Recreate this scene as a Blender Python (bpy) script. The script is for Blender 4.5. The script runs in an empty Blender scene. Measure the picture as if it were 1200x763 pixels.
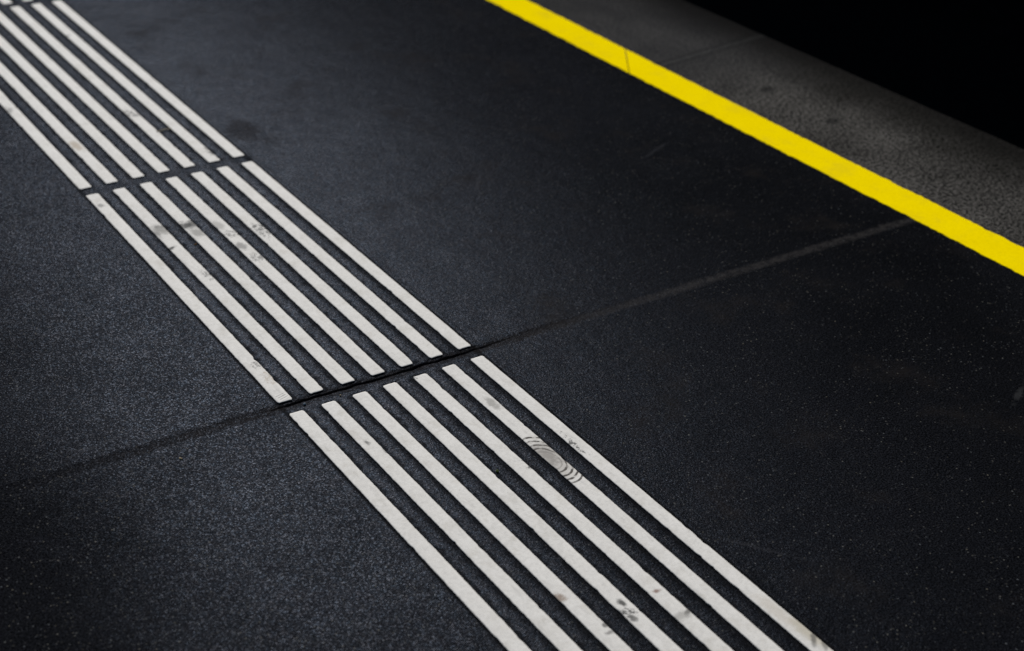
import bpy, bmesh, math, random
import numpy as np
from mathutils import Matrix, Vector, noise as mnoise

random.seed(7)
S = 1.3                       # metres per survey unit (bar pitch 0.05 units = 65 mm)

# ------------------------------------------------------------------ camera
RM = [[0.8360959646, -0.5472562801, 0.0381326871],
      [-0.2454851073, -0.4354021313, -0.8661189561],
      [0.4905920913, 0.7147975573, -0.4983812316]]
CP = (-0.76377466, -1.65735561, 1.19553152)
FPX = 1796.042
sc = bpy.context.scene
cam = bpy.data.cameras.new('camera')
cam.lens = 36.0 * FPX / 1200.0
cam.sensor_width = 36.0
cam.clip_start = 0.05
cam.clip_end = 400
co = bpy.data.objects.new('camera', cam)
sc.collection.objects.link(co)
r, d, f = RM
co.matrix_world = Matrix(((r[0], -d[0], -f[0], CP[0]*S), (r[1], -d[1], -f[1], CP[1]*S),
                          (r[2], -d[2], -f[2], CP[2]*S), (0, 0, 0, 1)))
sc.camera = co


def at(px, py, z=0.0):
    """point of the plane z (metres) seen at a photo pixel, in metres"""
    v = [(px-600)/FPX, (py-381.5)/FPX, 1.0]
    dr = [sum(RM[k][j]*v[k] for k in range(3)) for j in range(3)]
    t = (z/S-CP[2])/dr[2]
    return ((CP[0]+t*dr[0])*S, (CP[1]+t*dr[1])*S, z)


cam.dof.use_dof = True
fx = Vector(at(500, 500)) - co.matrix_world.translation
cam.dof.focus_distance = fx.dot(Vector(f))
cam.dof.aperture_fstop = 3.0

# ------------------------------------------------------------------ light
SUN_EL, SUN_AZ = math.radians(33), math.radians(21)      # azimuth from +Y (along the platform) towards +X (the track)
sd = Vector((math.sin(SUN_AZ)*math.cos(SUN_EL), math.cos(SUN_AZ)*math.cos(SUN_EL), math.sin(SUN_EL)))
sun = bpy.data.lights.new('sun', 'SUN')
sun.energy = 3.8
sun.angle = math.radians(11)
sun.color = (1.0, 0.985, 0.965)
so = bpy.data.objects.new('sun', sun)
sc.collection.objects.link(so)
so.rotation_euler = sd.to_track_quat('Z', 'Y').to_euler()
w = bpy.data.worlds.new('World')
sc.world = w
w.use_nodes = True
nt = w.node_tree
sky = nt.nodes.new('ShaderNodeTexSky')
sky.sky_type = 'NISHITA'
sky.sun_disc = False
sky.sun_elevation = SUN_EL
sky.sun_rotation = SUN_AZ
sky.air_density = 1.0
sky.dust_density = 0.3
sky.ozone_density = 3.0
nt.links.new(sky.outputs[0], nt.nodes['Background'].inputs[0])
nt.nodes['Background'].inputs[1].default_value = 0.05
vs = sc.view_settings
vs.view_transform = 'Standard'
vs.look = 'None'
vs.gamma = 1
vs.exposure = 0.28
vs.use_curve_mapping = False


# ------------------------------------------------------------------ node helpers
class Sk:
    """a node socket with arithmetic"""
    def __init__(self, g, s): self.g, self.s = g, s
    def __add__(self, o): return self.g.m('ADD', self, o)
    __radd__ = __add__
    def __sub__(self, o): return self.g.m('SUBTRACT', self, o)
    def __rsub__(self, o): return self.g.m('SUBTRACT', o, self)
    def __mul__(self, o): return self.g.m('MULTIPLY', self, o)
    __rmul__ = __mul__
    def __truediv__(self, o): return self.g.m('DIVIDE', self, o)


class Gr:
    def __init__(self, name):
        self.mat = bpy.data.materials.new(name)
        self.mat.use_nodes = True
        self.t = self.mat.node_tree
        self.b = self.t.nodes['Principled BSDF']
        geo = self.t.nodes.new('ShaderNodeNewGeometry')
        self.posm = geo.outputs['Position']
        sx = self.t.nodes.new('ShaderNodeSeparateXYZ')
        self.t.links.new(self.posm, sx.inputs[0])
        self.x, self.y, self.z = (Sk(self, sx.outputs[i]) for i in range(3))
        self.u, self.v = self.x*(1/S), self.y*(1/S)
        sn = self.t.nodes.new('ShaderNodeSeparateXYZ')
        self.t.links.new(geo.outputs['Normal'], sn.inputs[0])
        self.nz = Sk(self, sn.outputs[2])
    def put(self, inp, val):
        if isinstance(val, Sk): self.t.links.new(val.s, inp)
        else: inp.default_value = val
    def m(self, op, a, b=0.0, c=0.0):
        n = self.t.nodes.new('ShaderNodeMath'); n.operation = op
        for i, q in enumerate((a, b, c)): self.put(n.inputs[i], q)
        return Sk(self, n.outputs[0])
    def sm(self, val, a, b, lo=0.0, hi=1.0):
        n = self.t.nodes.new('ShaderNodeMapRange'); n.interpolation_type = 'SMOOTHSTEP'
        self.put(n.inputs[0], val)
        if a > b: a, b, lo, hi = b, a, hi, lo
        for i, q in zip((1, 2, 3, 4), (a, b, lo, hi)): n.inputs[i].default_value = q
        return Sk(self, n.outputs[0])
    def vec(self, x, y, z=0.0):
        n = self.t.nodes.new('ShaderNodeCombineXYZ')
        for i, q in enumerate((x, y, z)): self.put(n.inputs[i], q)
        return n.outputs[0]
    def noise(self, scale, detail=3, rough=.55, vec=None, off=0.0):
        n = self.t.nodes.new('ShaderNodeTexNoise'); n.noise_dimensions = '4D' if off else '3D'
        n.inputs['Scale'].default_value = scale; n.inputs['Detail'].default_value = detail
        n.inputs['Roughness'].default_value = rough
        if off: n.inputs['W'].default_value = off
        self.t.links.new(vec or self.posm, n.inputs['Vector'])
        return Sk(self, n.outputs[0])
    def voro(self, scale, feature='F1', out='Distance', rnd=1.0):
        n = self.t.nodes.new('ShaderNodeTexVoronoi'); n.feature = feature
        n.inputs['Scale'].default_value = scale; n.inputs['Randomness'].default_value = rnd
        self.t.links.new(self.posm, n.inputs['Vector'])
        return Sk(self, n.outputs[out])
    def chan(self, col, i=0):
        n = self.t.nodes.new('ShaderNodeSeparateColor'); self.t.links.new(col.s, n.inputs[0])
        return Sk(self, n.outputs[i])
    def mix(self, fac, a, b, mode='MIX'):
        n = self.t.nodes.new('ShaderNodeMix'); n.data_type = 'RGBA'; n.blend_type = mode
        self.put(n.inputs[0], fac)
        for i, q in ((6, a), (7, b)):
            if isinstance(q, Sk): self.t.links.new(q.s, n.inputs[i])
            else: n.inputs[i].default_value = (*q, 1.0)
        return Sk(self, n.outputs[2])
    def scale(self, col, fac):
        n = self.t.nodes.new('ShaderNodeVectorMath'); n.operation = 'SCALE'
        self.t.links.new(col.s, n.inputs[0]); self.put(n.inputs['Scale'], fac)
        return Sk(self, n.outputs[0])
    def ell(self, c, ru, rv, wob=.5, nscale=140, soft=.5, rot=0.0, off=1.0):
        """soft-edged ragged elliptical patch: centre (u,v), radii"""
        du, dv = self.u-c[0], self.v-c[1]
        if rot:
            cs, sn = math.cos(rot), math.sin(rot)
            du, dv = du*cs+dv*sn, dv*cs-du*sn
        dd = self.m('SQRT', (du*(1/ru))*(du*(1/ru)) + (dv*(1/rv))*(dv*(1/rv)))
        dd = dd + (self.noise(nscale, 4, .7, off=off)-.5)*wob*5.5 + (self.noise(nscale*.35, 2, .5, off=off+.5)-.5)*wob*2.5
        return self.sm(dd, 1.0+soft*.5, 1.0-soft*.5)
    def bump(self, h, dist, strength=1.0, prev=None):
        n = self.t.nodes.new('ShaderNodeBump')
        n.inputs['Distance'].default_value = dist; n.inputs['Strength'].default_value = strength
        self.t.links.new(h.s, n.inputs['Height'])
        if prev: self.t.links.new(prev, n.inputs['Normal'])
        self.t.links.new(n.outputs[0], self.b.inputs['Normal'])
        return n.outputs[0]
    def out(self, col, rough, spec=.5):
        self.put(self.b.inputs['Roughness'], rough)
        self.put(self.b.inputs['Specular IOR Level'], spec)
        if isinstance(col, Sk): self.t.links.new(col.s, self.b.inputs['Base Color'])
        else: self.b.inputs['Base Color'].default_value = (*col, 1)
        return self.mat


def uv(px, py):
    a = at(px, py); return (a[0]/S, a[1]/S)


# layout (survey units)
P, BW = 0.05, 0.0235
ROWS = {'C': (-1.10, 0.0), 'B': (0.0336, 0.8196), 'A': (0.8505, 1.8914), 'Z': (1.9205, 2.95)}
VJ = 0.0225            # slab joint
UY0, UY1 = 1.246, 1.336
UEDGE = 1.70
BH = 0.0023            # bar height, metres


# ------------------------------------------------------------------ materials
def asphalt():
    g = Gr('mastic_asphalt')
    big = g.noise(1.6, 4, .6)
    mid = g.noise(9, 4, .6, off=2.0)
    fine = g.noise(330, 3, .65)
    cell = g.voro(240, out='Color')
    vr = g.chan(cell, 0); vg = g.chan(cell, 1); vb = g.chan(cell, 2)
    dist = g.voro(240)
    # aggregate: few cells are pale stone, their size varies
    left = g.sm(g.u, 0.02, -0.03)
    right = g.sm(g.u, .34, .40)
    stone = g.m('MAXIMUM', g.sm(vr, .86, .95)*(.45+.55*left), g.sm(vr, .955, .985)) * g.sm(dist, .55, .25)
    stone2 = g.sm(g.chan(g.voro(150, out='Color'), 0), .955, .985) * g.sm(g.voro(150), .30, .12)
    base = g.mix(mid, (.0030, .0031, .0037), (.0062, .0064, .0076))
    base = g.scale(base, g.sm(big, .3, .7, .75, 1.25))
    base = g.scale(base, g.sm(fine, .40, .62, .25, 1.9))
    base = g.mix(left*.25, base, g.scale(base, 2.0))
    tint = g.mix(vg, (.085, .075, .058), (.066, .072, .078))
    base = g.mix(stone*(.30+.7*vb)*g.sm(g.noise(4, 3, .6, off=17.0), .3, .6, .45, 1.0), base, tint)
    base = g.mix(stone2*.75, base, (.11, .105, .09))
    # brown dusty film in patches on the right
    film = g.sm(g.noise(5, 5, .65, off=4.0), .52, .72)*right
    base = g.mix(film*.35, base, (.022, .018, .015))
    # grime beside the bars, in the lanes between them and under their edges
    uu = g.u*(1/P)
    ph = g.m('FRACT', uu + 20.0)                        # 0..1 in one pitch, bar covers 0..0.47
    wob = (g.noise(38, 4, .65, off=6.0)-.5)*.55
    gr = g.sm(ph+wob, .64, .50) + g.sm(ph+wob, .82, .96)
    gr = g.m('MINIMUM', gr, 1.0)
    band = g.sm(g.u, -.004, .0) * g.sm(g.u, .330, .326)
    gaps = g.sm(g.m('ABSOLUTE', g.v-.0168), .0185, .0155) + g.sm(g.m('ABSOLUTE', g.v-.835), .0170, .0140) + g.sm(g.m('ABSOLUTE', g.v-1.906), .0160, .0130)
    lanes = band*gr*(1.0-gaps*.85)
    outer = g.sm(g.m('ABSOLUTE', g.u+.001), .006, .001) + g.sm(g.m('ABSOLUTE', g.u-.324), .008, .003)
    rown = g.sm(g.m('ABSOLUTE', g.v-.835+(mid-.5)*.006), .016, .006) + g.sm(g.m('ABSOLUTE', g.v-1.906), .016, .006)
    rown = rown*g.sm(g.u, -.03, .0)*g.sm(g.u, .36, .33)
    grime = g.m('MINIMUM', lanes*.75+outer*.6+rown*.15, 1.0)
    base = g.mix(grime*.85, base, (.0045, .0042, .0042))
    lane_tar = g.ell(uv(258, 320), .020, .10, .8, 60, .6, off=3.3)
    base = g.mix(lane_tar*.5, base, (.005, .0045, .004))
    # slab joint: tar band on the left and between bars, pale dust line on the right
    vj = g.v-VJ+(g.noise(14, 3, .6, off=8.0)-.5)*.012+(g.noise(90, 3, .6, off=8.5)-.5)*.016
    av = g.m('ABSOLUTE', vj)
    tar = g.sm(av, .014, .003)
    dark_w = g.sm(g.u, .80, .38)
    fade_l = g.sm(g.u, -.40, -.06, .06, 1.0)
    base = g.mix(tar*dark_w*fade_l*.7, base, g.mix(fine, (.0025, .0022, .0020), (.0135, .0100, .0078)))
    dustl = g.sm(av, .0150, .003)*g.sm(g.u, .33, .80, .16, 1.0)*g.sm(g.u, .32, .345)*g.sm(g.noise(60, 4, .75, off=9.0), .38, .58, .30, 1.0)
    dustg = g.m('MULTIPLY', dustl, g.sm(fine, .40, .60, .45, 1.0))
    base = g.mix(dustg*.9, base, (.034, .031, .029))
    # dust along the yellow paint below the joint
    # old round stain beside the far row
    st = g.ell(uv(283, 152), .034, .055, .35, 25, .7, off=11.0)
    base = g.mix(st*.8, base, (.0075, .0058, .0052))
    sc1 = g.ell(uv(1193, 463), .022, .006, .6, 60, .8, rot=.5, off=12.0)
    base = g.mix(sc1*.6, base, (.03, .03, .03))
    for i, (px, py, a, b, ro) in enumerate([(770, 175, .05, .004, .4), (350, 420, .04, .003, 1.2), (880, 640, .05, .003, 2.2), (120, 520, .05, .003, .2), (560, 215, .03, .004, .9)]):
        q = g.ell(uv(px, py), a, b, .7, 70, .9, rot=ro, off=13.0+i)
        base = g.mix(q*.35, base, (.028, .028, .03))
    # relief
    grit = g.sm(dist, .0, .55, 1.0, 0.0)*(.4+.6*vg)
    coarse = g.noise(120, 3, .6, off=5.0)
    hh = grit*.40*(.45+.55*left) + fine*.75 + coarse*.8 - tar*1.2*dark_w
    pv = g.bump(hh, .0011, .8)
    g.bump(g.noise(14, 3, .5, off=7.0), .006, .35, pv)
    rough = g.sm(mid, .35, .65, .39, .34) + grime*.15 + film*.08
    # thin bluish gloss of the bitumen; single grains catch more of it than others
    sheen_falloff = g.sm(g.u+(big-.5)*.25, -.46, -.08, .045, 1.0)*g.sm(g.u+(big-.5)*.35, 1.05, .25, .28, 1.0)  # gloss colour faded to both sides, painting in a falloff of light
    g2 = g.chan(g.voro(400, out='Color'), 1)
    glint = g.sm(g2, .35, 1.0)
    glint = glint*glint*glint
    amt = sheen_falloff*(glint*(1.3+.65*left) + .80 - .38*left)*(1.0-grime*.80)*(1.0-tar*dark_w*.55)*(1.0-st*.45)*(1.0-film*.35)*g.sm(fine, .38, .62, .55, 1.35)
    gl = g.t.nodes.new('ShaderNodeBsdfGlossy')
    gl.distribution = 'GGX'
    tintg = g.mix(vg, (.60, .75, 1.0), (.82, .85, 1.0))
    col = g.scale(tintg, amt*.0050)
    g.t.links.new(col.s, gl.inputs['Color']); g.put(gl.inputs['Roughness'], rough)
    g.t.links.new(g.b.inputs['Normal'].links[0].from_socket, gl.inputs['Normal'])
    ad = g.t.nodes.new('ShaderNodeAddShader')
    mo = [n for n in g.t.nodes if n.type == 'OUTPUT_MATERIAL'][0]
    g.t.links.new(g.b.outputs[0], ad.inputs[0]); g.t.links.new(gl.outputs[0], ad.inputs[1])
    g.t.links.new(ad.outputs[0], mo.inputs[0])
    return g.out(base, .9, 0.0)


def bar_paint():
    g = Gr('white_thermoplastic')
    n1 = g.noise(18, 4, .6); n2 = g.noise(160, 4, .65, off=2.0); n3 = g.noise(600, 2, .6, off=3.0)
    base = g.mix(n1, (.620, .585, .525), (.745, .710, .648))
    base = g.scale(base, g.sm(n2, .30, .62, .90, 1.03))
    base = g.scale(base, g.sm(n3, .25, .6, .92, 1.02))
    # pin holes and freckles of dirt
    pin = g.sm(g.noise(420, 2, .5, off=4.0), .30, .20)
    clu = g.sm(g.noise(7, 3, .6, off=5.0), .45, .65)
    fre = g.sm(g.noise(240, 3, .6, off=6.0), .645, .72)*clu
    base = g.mix(pin*.45, base, (.20, .19, .17))
    base = g.mix(fre*.6, base, (.20, .18, .15))
    pale = g.sm(g.noise(20, 5, .7, off=7.0), .50, .68)
    base = g.mix(pale*.34, base, (.42, .38, .31))
    wear = g.noise(75, 4, .7, vec=g.vec(g.x*1.0, g.y*.22, 0.0), off=8.0)
    base = g.mix(g.sm(wear, .54, .70)*.30, base, (.34, .32, .29))
    D, M, L, B = (.012, .012, .012), (.07, .066, .06), (.27, .255, .225), (.33, .25, .16)
    speck = g.noise(120, 5, .75, vec=g.vec(g.x*1.0, g.y*.8, 0.0), off=10.0)
    marks = [  # px, py, ru, rv, colour, strength, noise scale, wobble, rotation
        (8, 130, .010, .020, D, .75, 110, 1.3, 0), (78, 43, .010, .006, M, .7, 160, .8, 0),
        (90, 172, .008, .022, B, .65, 70, .8, 0), (154, 134, .010, .022, D, .8, 150, 1.5, .3),
        (248, 180, .007, .024, D, .85, 110, 1.3, 0), (240, 170, .004, .014, M, .7, 120, 1.2, 0),
        (188, 270, .011, .020, L, .95, 60, .6, .2), (184, 275, .005, .014, M, .6, 110, 1.1, 0), (194, 266, .005, .010, M, .6, 110, 1.1, 0), (186, 267, .006, .006, M, .6, 120, 1.2, .2), (201, 292, .011, .004, D, .9, 120, .8, .5),
        (219, 265, .016, .010, D, .92, 70, 1.0, -.9), (226, 262, .008, .012, D, .8, 90, 1.1, -.5), (232, 273, .011, .016, L, .85, 70, .8, 0),
        (255, 265, .010, .014, L, .6, 80, 1.0, 0), (270, 276, .010, .012, D, .6, 140, 1.6, 0),
        (283, 290, .008, .012, M, .6, 100, 1.1, 0), (300, 303, .009, .016, M, .7, 160, 1.6, 0), (306, 270, .011, .024, D, .80, 120, 1.6, 0),
        (243, 323, .008, .018, M, .6, 160, 1.5, 0), (118, 242, .005, .006, M, .6, 160, .9, 0),
        (362, 231, .006, .02, L, .5, 120, 1.2, 0), (315, 444, .008, .016, B, .55, 120, 1.2, 0), (300, 430, .006, .01, D, .6, 160, 1.5, 0),
        (487, 442, .006, .006, M, .8, 200, 1.3, 0), (577, 474, .006, .014, L, .7, 100, 1.0, 0), (453, 529, .004, .006, M, .8, 180, 1.0, 0),
        (623, 546, .006, .018, D, .8, 190, 1.7, 0), (671, 521, .004, .020, D, .8, 190, 1.7, 0),
        (655, 702, .007, .008, (.22, .15, .10), .8, 150, 1.0, 0), (729, 708, .004, .007, D, .85, 160, .8, 0), (737, 718, .008, .009, D, .85, 150, 1.4, 0),
        (742, 726, .004, .006, M, .8, 150, 1.0, 0), (769, 694, .005, .003, (.20, .11, .08), .85, 150, .7, 0), (806, 718, .007, .003, M, .8, 150, .8, .5),
        (797, 724, .010, .007, L, .55, 90, 1.0, 0), (709, 734, .004, .004, M, .8, 180, .8, 0), (714, 743, .006, .003, D, .6, 180, .8, 0),
        (950, 742, .012, .030, (.44, .39, .29), .75, 60, .6, 0), (953, 750, .003, .012, M, .7, 100, .8, -.7), (966, 756, .003, .010, M, .6, 100, .8, -.6),
        (905, 715, .008, .03, (.50, .44, .36), .5, 60, .8, 0), (430, 520, .003, .006, D, .7, 180, 1.0, 0),
    ]
    for i, (px, py, ru, rv, c, s_, ns, wb, ro) in enumerate(marks):
        mk = g.ell(uv(px, py), ru, rv, wb*.5, ns, .5 if wb >= 1.2 else 1.1, ro, off=20.0+i)
        if wb >= 1.2: mk = mk*g.sm(speck, .43, .55)
        base = g.mix(mk*s_, base, c)
    # heel scratches at the end of a bar
    c = uv(331, 466)
    du, dv = g.u-c[0], g.v-c[1]
    a = du*.96+dv*.28; b = dv*.96-du*.28
    lines = g.sm(g.m('SINE', b*1300+(g.noise(60, 2, .5, off=61.0)-.5)*4), .55, .9)
    base = g.mix(lines*g.sm(g.m('ABSOLUTE', a), .009, .006)*g.sm(g.m('ABSOLUTE', b), .011, .006)*.6, base, D)
    # shoe tread print: nested rings pressed on one bar
    c = uv(643, 541)
    du, dv = (g.u-c[0])*(1/.040), (g.v-c[1])*(1/.060)
    e = g.m('SQRT', du*du+dv*dv)+(g.noise(28, 3, .6, off=62.0)-.5)*.16
    rings = g.sm(g.m('SINE', e*40.0), .05, .7)*g.sm(e, .30, .45)*g.sm(g.noise(70, 3, .6, off=63.0), .30, .52)
    on6 = g.sm(g.u, .246, .247)*g.sm(g.u, .276, .275)
    ringm = rings*g.sm(e, 1.12, 1.05)*on6
    base = g.mix(g.sm(e, 1.1, .2)*on6*.45, base, (.30, .26, .21))
    base = g.mix(ringm*.95, base, (.045, .036, .028))
    base = g.mix(g.ell(uv(643, 534), .011, .024, .7, 90, 1.5, off=64.0)*on6*.6, base, (.17, .15, .13))
    ed = g.m('FRACT', g.u*(1/P)+20.0)
    edge = g.sm(ed+(n2-.5)*.10, .050, .0)+g.sm(ed+(n2-.5)*.10, .425, .475)
    base = g.mix(g.m('MINIMUM', edge, 1.0)*.38*g.sm(n1, .38, .62, .35, 1.0), base, (.24, .215, .18))
    # unpainted, grimy flanks
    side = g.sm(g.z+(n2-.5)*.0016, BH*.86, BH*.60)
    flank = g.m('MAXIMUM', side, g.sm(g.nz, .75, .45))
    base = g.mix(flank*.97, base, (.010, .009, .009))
    g.bump(n2*.6+n3*.4-ringm*.6, .0006, .6)
    return g.out(base, .75, .12)


def yellow_paint():
    g = Gr('yellow_line_paint')
    n1 = g.noise(12, 4, .6); n2 = g.noise(200, 3, .6, off=2.0)
    base = g.mix(n1, (.88, .64, .0003), (.97, .73, .0005))
    base = g.scale(base, g.sm(n2, .3, .6, .93, 1.02))
    fre = g.sm(g.noise(260, 2, .5, off=3.0), .70, .76)
    base = g.mix(fre*.35, base, (.30, .22, .02))
    st = g.sm(g.noise(7, 5, .7, off=4.0), .48, .70)
    base = g.mix(st*.30, base, (.55, .40, .02))
    side = g.sm(g.z, .0013, .0006)
    base = g.mix(side*.9, base, (.03, .024, .01))
    g.bump(n2, .0005, .6)
    return g.out(base, .9, 0.0)


def coping():
    g = Gr('edge_stone')
    n = g.noise(115, 3, .6); n1 = g.noise(240, 2, .6, off=2.0); big = g.noise(3.5, 4, .6, off=3.0)
    grain = g.sm(n*.5+n1*.5, .43, .58)
    base = g.mix(grain, (.006, .006, .006), (.112, .104, .092))
    base = g.scale(base, g.sm(big, .32, .68, .62, 1.2))
    # smoother tone towards the far end; fade into shade painted along the brink
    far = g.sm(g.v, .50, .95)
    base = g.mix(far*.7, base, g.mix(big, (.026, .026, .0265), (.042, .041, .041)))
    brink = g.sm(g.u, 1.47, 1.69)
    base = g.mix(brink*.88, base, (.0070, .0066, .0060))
    # drag streaks and joint dust
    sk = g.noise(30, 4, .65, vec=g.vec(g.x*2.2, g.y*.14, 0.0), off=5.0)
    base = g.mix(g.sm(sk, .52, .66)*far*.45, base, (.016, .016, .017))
    jj = g.m('ABSOLUTE', g.v-.895-(g.u-1.5)*.14+(g.noise(20, 3, .6, off=6.0)-.5)*.010)
    base = g.mix(g.sm(jj, .012, .002)*.22*g.sm(n, .4, .6, .5, 1.0), base, (.062, .061, .058))
    base = g.mix(g.sm(g.m('ABSOLUTE', jj-.012), .007, .001)*.5, base, (.012, .012, .012))
    for i, (px, py, a, b, ro) in enumerate([(975, 142, .018, .012, 0), (900, 105, .02, .012, .3), (1000, 75, .05, .01, .8)]):
        base = g.mix(g.ell(uv(px, py), a, b, .6, 50, .8, rot=ro, off=30.0+i)*.6, base, (.010, .010, .010))
    g.bump(grain, .0012, .7)
    return g.out(base, .9, .0)


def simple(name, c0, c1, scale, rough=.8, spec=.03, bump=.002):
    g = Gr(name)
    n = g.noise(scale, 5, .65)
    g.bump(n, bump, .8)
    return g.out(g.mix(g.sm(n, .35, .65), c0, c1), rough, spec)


M_ASPH, M_BAR, M_YEL, M_COP = asphalt(), bar_paint(), yellow_paint(), coping()
M_PIT = simple('shade_black_concrete', (.004, .004, .004), (.009, .0085, .008), 12)  # near-black tone stands in for the missing light along the track
M_BAL = simple('shade_black_ballast', (.003, .003, .003), (.010, .009, .008), 30)  # unlit darkness of the pit put into the ballast colour
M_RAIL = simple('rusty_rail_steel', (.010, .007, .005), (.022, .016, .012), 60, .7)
M_RTOP = simple('worn_rail_top', (.05, .05, .05), (.10, .10, .10), 40, .5, .5, .0005)
M_STRAW = simple('dry_straw', (.25, .19, .11), (.42, .34, .22), 300, .7)
M_LEAF = simple('withered_leaf', (.09, .045, .012), (.18, .09, .03), 400, .7)
M_MOSS = simple('dull_moss', (.03, .045, .012), (.06, .075, .02), 400, .9)
M_PEB = simple('pale_stone', (.16, .19, .21), (.30, .33, .35), 300, .6)


# ------------------------------------------------------------------ build helpers
def link(name, bm, mat, parent=None, smooth=False):
    bmesh.ops.recalc_face_normals(bm, faces=bm.faces)
    me = bpy.data.meshes.new(name)
    bm.to_mesh(me); bm.free()
    for m_ in (mat if isinstance(mat, (list, tuple)) else [mat]): me.materials.append(m_)
    if smooth:
        for p in me.polygons: p.use_smooth = True
    o = bpy.data.objects.new(name, me)
    sc.collection.objects.link(o)
    if parent: o.parent = parent
    return o


def tag(o, label, cat, group=None):
    o['label'] = label; o['category'] = cat
    if group: o['group'] = group
    return o


def box(bm, x0, x1, y0, y1, z0, z1):
    v = [bm.verts.new((x, y, z)) for z in (z0, z1) for y in (y0, y1) for x in (x0, x1)]
    for f_ in ((0, 2, 3, 1), (4, 5, 7, 6), (0, 1, 5, 4), (2, 6, 7, 3), (0, 4, 6, 2), (1, 3, 7, 5)):
        bm.faces.new([v[i] for i in f_])


def nz(x, y=0.0, z=0.0): return mnoise.noise(Vector((x, y, z)))


# ------------------------------------------------------------------ platform surface
def axis(parts):
    out = []
    for a, b, st in parts:
        n = max(1, round((b-a)/st))
        out += [a+(b-a)*i/n for i in range(n)]
    return out+[parts[-1][1]]


def floor_mesh():
    us = axis([(-60, -8, 8), (-8, -1, 1), (-1, -.56, .1), (-.56, -.02, .012), (-.02, .35, .0028), (.35, 1.30, .010)])
    vs_ = axis([(-60, -8, 8), (-8, -1.4, 1), (-1.4, -.02, .03), (-.02, .002, .004), (.002, .046, .0014), (.046, .07, .004),
                (.07, 2.2, .03), (2.2, 8, 1), (8, 60, 8)])
    bm = bmesh.new()
    grid = []
    for v in vs_:
        row = []
        for u in us:
            z = 0.0
            if abs(v-VJ) < .028 and -.56 < u < .5:
                c = VJ+.0015+nz(u*9, 3)*.004+nz(u*45, 9)*.0022+nz(u*160, 4)*.0008
                amp = max(0., min(1., (u+.03)/.06))*max(0., min(1., (.40-u)/.12))
                wd = .0013+.0007*nz(u*30, 7)
                z -= .0050*amp*math.exp(-((v-c)/wd)**2)
                z -= .0009*math.exp(-((v-VJ)/.011)**2)*(.35+.65*amp)
                z += .0006*nz(u*150, v*150)*amp
            if 0 < u < .335 and abs(v-VJ) > .018:     # lanes between the bars are slightly crowned
                ph = (u/P) % 1.0
                if ph > .47:
                    t = (ph-.47)/.53
                    z += .0011*(math.sin(math.pi*t)-.55) + .0004*nz(u*60, v*25)
                else: z -= .0006
            if -6 < v < 6 and -1 < u:
                z += .0005*nz(u*3, v*3, 5)
            row.append(bm.verts.new((u*S, v*S, z)))
        grid.append(row)
    for j in range(len(vs_)-1):
        for i in range(len(us)-1):
            bm.faces.new((grid[j][i], grid[j][i+1], grid[j+1][i+1], grid[j+1][i]))
    o = link('platform_floor', bm, M_ASPH, smooth=True)
    o['kind'] = 'structure'


floor_mesh()


def ue(v):   # the brink is very slightly out of line with the bars
    return 1.719-.0175*v if abs(v) < 4 else 1.719-.0175*math.copysign(4, v)


def coping_mesh():
    vs_ = axis([(-60, -8, 8), (-8, -1.4, 1), (-1.4, 2.4, .03), (2.4, 8, 1), (8, 60, 8)])
    bm = bmesh.new(); rows = []
    for v in vs_:
        e = ue(v)+.0014*nz(v*14, 2)+.0007*nz(v*50, 3)
        e *= S
        prof = [(1.30*S, 0.0), (1.45*S, -.0002), (e-.10, -.0006), (e-.02, -.0012), (e-.009, -.0020), (e-.003, -.006), (e, -.014), (e, -.20), (e-.06, -.205), (e-.06, -1.15)]
        rows.append([bm.verts.new((x, v*S, z+(.0004*nz(x*8, v*9) if z > -.003 else 0))) for x, z in prof])
    for a, b in zip(rows, rows[1:]):
        for i in range(len(a)-1): bm.faces.new((a[i], a[i+1], b[i+1], b[i]))
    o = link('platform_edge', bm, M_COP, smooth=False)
    o['kind'] = 'structure'
    for p in o.data.polygons: p.use_smooth = p.normal.z > .5


coping_mesh()

# track pit, and a far wall added to block sun from the pit and brink
X0 = (1.70*S)-.2
bm = bmesh.new()
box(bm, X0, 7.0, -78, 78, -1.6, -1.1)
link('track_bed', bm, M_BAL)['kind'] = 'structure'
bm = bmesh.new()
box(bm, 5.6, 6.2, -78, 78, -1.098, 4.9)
tag(link('shade_wall', bm, M_PIT), 'near black wall added along the far side of the track to shade it', 'wall')


def rail(x):
    t = bpy.data.objects.new('rail', None); sc.collection.objects.link(t); t.location = (x, 0, -1.1)
    for nm, prof, m_ in (('rail_foot', [(-.07, 0), (.07, 0), (.07, .010), (.012, .028), (-.012, .028), (-.07, .010)], M_RAIL),
                         ('rail_web', [(-.008, .0281), (.008, .0281), (.008, .1199), (-.008, .1199)], M_RAIL),
                         ('rail_head', [(-.034, .12), (.034, .12), (.036, .150), (.028, .158), (-.028, .158), (-.036, .150)], M_RTOP)):
        b_ = bmesh.new()
        a = [b_.verts.new((p[0], -40, p[1])) for p in prof]; c = [b_.verts.new((p[0], 40, p[1])) for p in prof]
        n = len(prof)
        for i in range(n): b_.faces.new((a[i], a[(i+1) % n], c[(i+1) % n], c[i]))
        b_.faces.new(a); b_.faces.new(c[::-1])
        link(nm, b_, m_, t)
    return t


tag(rail(2.95), 'steel rail lost in the dark below the platform edge', 'rail', None)


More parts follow.
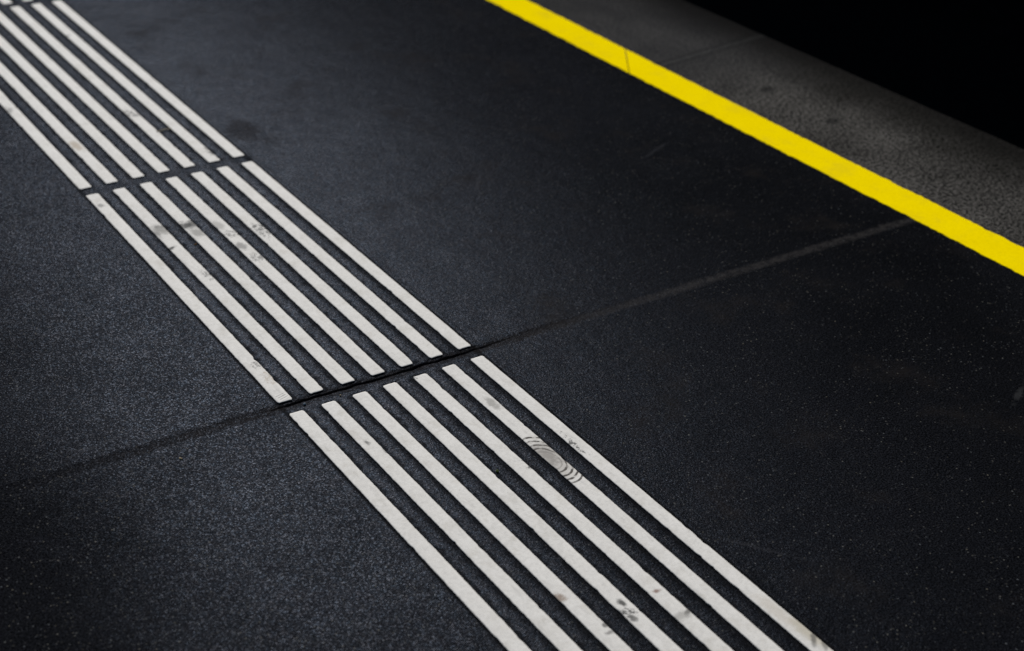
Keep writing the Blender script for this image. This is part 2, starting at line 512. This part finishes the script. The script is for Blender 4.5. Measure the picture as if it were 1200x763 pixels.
# ------------------------------------------------------------------ guidance bars
def bar_mesh(u0, v0, v1, seed):
    """one raised bar in world metres, origin at its base centre"""
    cx, cy = (u0+BW/2)*S, (v0+v1)/2*S
    hw, hl = BW/2*S, (v1-v0)/2*S
    n = int(2*hl/.0035)
    bm = bmesh.new()
    chips = [(random.uniform(-hl, hl), random.choice((-1, 1)), random.uniform(.0006, .0020), random.uniform(.003, .008)) for _ in range(int(7*hl*2))]
    rows = []
    for j in range(n+1):
        y = -hl+2*hl*j/n
        e = 0.0
        ends = min(y+hl, hl-y)
        rnd = 0.0022*max(0, 1-ends/.003)
        def off(s):
            q = .0006*nz(y*16, s*5, seed)+.00045*nz(y*70, s*7, seed+3)+.0006*nz(y*210, s*9, seed+5)
            for cyy, cs, ca, cw in chips:
                if cs == s and abs(y-cyy) < cw*2: q -= ca*math.exp(-((y-cyy)/cw)**2)
            return q
        L, Rr = off(-1), off(1)
        ys = y
        sk = .0009*nz(seed*3.1, 1)
        pr = [(-hw-.0006-L+rnd, -.0012), (-hw-L+rnd+.0002, BH*.55), (-hw-L+.0007+rnd, BH*.90), (-hw-L+.0018+rnd, BH),
              (-hw*.45, BH+.0001), (0, BH+.00012), (hw*.45, BH+.0001),
              (hw+Rr-.0018-rnd, BH), (hw+Rr-.0007-rnd, BH*.90), (hw+Rr-.0002-rnd, BH*.55), (hw+Rr+.0006-rnd, -.0012)]
        jag = .0008*nz(j*3.3, seed) if 0 < j < n else 0
        rows.append([bm.verts.new((x, ys+(0 if 0 < j < n else .0009*nz(x*120, seed, j)), z)) for x, z in pr])
    for a, b in zip(rows, rows[1:]):
        for i in range(len(a)-1): bm.faces.new((a[i], a[i+1], b[i+1], b[i]))
    # ends: lowered outward lip
    for row, sgn in ((rows[0], -1), (rows[-1], 1)):
        lip = []
        for vtx in row:
            z = vtx.co.z
            lip.append(bm.verts.new((vtx.co.x*.99, vtx.co.y+sgn*(.0005 if z > BH*.8 else .0007), min(z, BH*.88))))
        low = [bm.verts.new((q.co.x, q.co.y+sgn*.0002, -.0012)) for q in lip]
        for i in range(len(row)-1):
            try:
                bm.faces.new((row[i], row[i+1], lip[i+1], lip[i]))
                bm.faces.new((lip[i], lip[i+1], low[i+1], low[i]))
            except ValueError: pass
    bmesh.ops.remove_doubles(bm, verts=bm.verts, dist=1e-6)
    o = link('guidance_bar', bm, M_BAR, smooth=False)
    for p in o.data.polygons: p.use_smooth = True
    o.location = (cx, cy, 0)
    return o


ORD = ['', 'outermost on the side away from the yellow line', 'second from the side away from the yellow line', 'third from the side away from the yellow line',
       'middle of the seven', 'third from the yellow line side', 'second from the yellow line side', 'outermost on the yellow line side']
RN = {'C': 'nearest row, running out at the bottom of the picture', 'B': 'complete row between the tar joint and the next gap',
      'A': 'row beyond the thin gap towards the top left', 'Z': 'farthest row at the top left corner'}
LBL = {
 'C': ['', 'clean white raised bar, leftmost of the nearest row, cut by the bottom edge',
       'white bar second from the left in the nearest row, tiny dark nick',
       'white raised bar third from left in the nearest row, red brown chip near the bottom',
       'white raised bar in the middle of the nearest row, grey black blot near the bottom',
       'white raised bar third from the right in the nearest row, smeared near the bottom',
       'white raised bar marked by a ringed shoe tread print, nearest row',
       'white raised bar of the nearest row with a beige stain at the bottom'],
 'B': ['', 'white raised bar outermost left in the middle row, scratched at its near end',
       'white raised bar second from left in the middle row, grey scuff and black dash',
       'white raised bar third from left in the middle row, dark smudge across it',
       'white raised bar fourth from left in the middle row, lightly speckled with dirt',
       'white raised bar third from the yellow line side in the middle row, blackish specks',
       'clean white raised bar second from the yellow line side in the middle row',
       'clean white raised bar nearest the yellow line in the middle row'],
 'A': ['', 'leftmost white bar beyond the thin gap, flecked near the picture edge',
       'white raised bar second from left beyond the thin gap, pale brown patch on it',
       'clean white raised bar third from left in the row beyond the thin gap',
       'clean white raised bar in the middle of the row beyond the thin gap',
       'white raised bar beyond the thin gap with a dark squiggle beside the straw',
       'white raised bar beyond the thin gap with a black blot at its near end',
       'clean white raised bar nearest the yellow line in the row beyond the thin gap'],
 'Z': ['', '', '', '', '', 'near end of a white raised bar in the extreme top left corner',
       'end of a white raised bar at the top edge, second of the farthest row seen',
       'barely showing white bar end at the top edge, rightmost of the farthest row'],
}
GN = {'C': 'white guidance bars in the nearest row', 'B': 'white guidance bars in the middle row', 'A': 'white guidance bars in the row beyond the thin gap', 'Z': 'white guidance bars in the farthest row'}
for key in 'CBAZ':
    v0, v1 = ROWS[key]
    for i in range(1, 8):
        if not LBL[key][i]: continue
        u0 = (i-1)*P + (-.006 if key == 'Z' else 0) + random.uniform(-.0005, .0005)
        a, b = v0+random.uniform(-.001, .001), v1+random.uniform(-.001, .001)
        tag(bar_mesh(u0, a, b, i*1.7+ord(key)), LBL[key][i], 'guidance bar', 'raised white guidance bars along the platform')


# ------------------------------------------------------------------ yellow line (two painted lengths, split by a crack)
def yellow(v0, v1, cut0, cut1, name='yellow_line'):
    """cut = (du) shear of that end so the split runs aslant"""
    n = int((v1-v0)/.005) if v1-v0 < 6 else 900
    lo = lambda v: 1.2655-.0140*max(-1, min(2, v))-.0030
    hi = lambda v: 1.3510-.0125*max(-1, min(2, v))-.0010
    bm = bmesh.new(); rows = []
    for j in range(n+1):
        v = v0+(v1-v0)*j/n
        a = lo(v)+.0018*nz(v*9, 1)+.0026*nz(v*38, 2)+.0022*nz(v*110, 3)
        b = hi(v)+.0018*nz(v*8, 5)+.0028*nz(v*33, 6)+.0024*nz(v*100, 7)
        s0 = max(0, 1-(v-v0)/.4); s1 = max(0, 1-(v1-v)/.4)
        sh = cut0*s0+cut1*s1
        ra = []
        for k in range(9):
            t = k/8
            z = .0016 if 0 < k < 8 else -.0006
            t = .012 if k == 1 else .988 if k == 7 else t
            ra.append(bm.verts.new(((a+(b-a)*t)*S, (v+sh*(t-.5)+.0015*nz(t*6, v0))*S, z)))
        rows.append(ra)
    for a, b in zip(rows, rows[1:]):
        for i in range(8): bm.faces.new((a[i], a[i+1], b[i+1], b[i]))
    for row in (rows[0], rows[-1]):
        low = [bm.verts.new((q.co.x, q.co.y, -.0006)) for q in row]
        for i in range(8):
            try: bm.faces.new((row[i], row[i+1], low[i+1], low[i]))
            except ValueError: pass
    return link(name, bm, M_YEL)


VC = .928
tag(yellow(-1.3, VC-.0019, 0, .135), 'long yellow safety line on the near side of its thin crack', 'safety line', 'yellow safety line beside the platform edge')
tag(yellow(VC+.0019, 3.2, .135, 0), 'short far length of yellow safety line beyond its thin crack, at the top', 'safety line', 'yellow safety line beside the platform edge')


# ------------------------------------------------------------------ litter
def straw():
    p = at(192, 153, .002)
    bm = bmesh.new(); L = .040; rows = []
    for j in range(9):
        t = j/8-.5; r_ = .0022*(1-.5*abs(t))
        rows.append([bm.verts.new((t*L, .003*math.sin(t*4)+r_*math.cos(a), .0035+r_*.6*math.sin(a)+.001*t)) for a in [k*math.pi/3 for k in range(6)]])
    for a, b in zip(rows, rows[1:]):
        for i in range(6): bm.faces.new((a[i], a[(i+1) % 6], b[(i+1) % 6], b[i]))
    bm.faces.new(rows[0]); bm.faces.new(rows[-1][::-1])
    o = link('straw', bm, M_STRAW, smooth=True)
    o.location = (p[0], p[1], 0.0); o.rotation_euler = (0, 0, math.radians(-8))
    tag(o, 'short dry straw lying across the dark lane between two white bars', 'straw')


straw()


def flake(name, px, py, ln, wd, mat, label, cat, rz, h=.0015):
    x, y, _ = at(px, py)
    bm = bmesh.new()
    n = 11
    top, bot = [], []
    for k in range(n):
        a = 2*math.pi*k/n
        rr = 1+.35*nz(k*1.7, px)
        q = (math.cos(a)*ln*rr, math.sin(a)*wd*rr)
        top.append(bm.verts.new((q[0]*.8, q[1]*.8, h*(1+.5*nz(k*2.1, py)))))
        bot.append(bm.verts.new((q[0], q[1], 0)))
    c = bm.verts.new((0, 0, h*1.6))
    for k in range(n):
        bm.faces.new((top[k], top[(k+1) % n], c))
        bm.faces.new((bot[k], bot[(k+1) % n], top[(k+1) % n], top[k]))
    bm.faces.new(bot[::-1])
    o = link(name, bm, mat, smooth=True)
    o.location = (x, y, .0003); o.rotation_euler = (0, 0, rz)
    tag(o, label, cat)


flake('leaf_scrap', 229, 287, .0045, .0025, M_LEAF, 'orange brown leaf scrap in the lane beside the dark smudge', 'leaf', .4)
flake('moss_tuft', 583, 553, .0050, .0030, M_MOSS, 'tiny green moss tuft in the lane left of the shoe print', 'moss', 1.1, .002)
flake('leaf_scrap', 212, 538, .0042, .0020, M_STRAW, 'tiny yellowish leaf scrap on the bare asphalt below the tar joint', 'leaf', 2.0)
flake('pebble', 357, 474, .0032, .0024, M_PEB, 'tiny bluish pebble lying in the tar joint between bar ends', 'pebble', .2, .0022)
flake('pebble', 399, 464, .0026, .0020, M_STRAW, 'tiny buff pebble in the tar joint near the third bar end', 'pebble', 1.2, .0016)
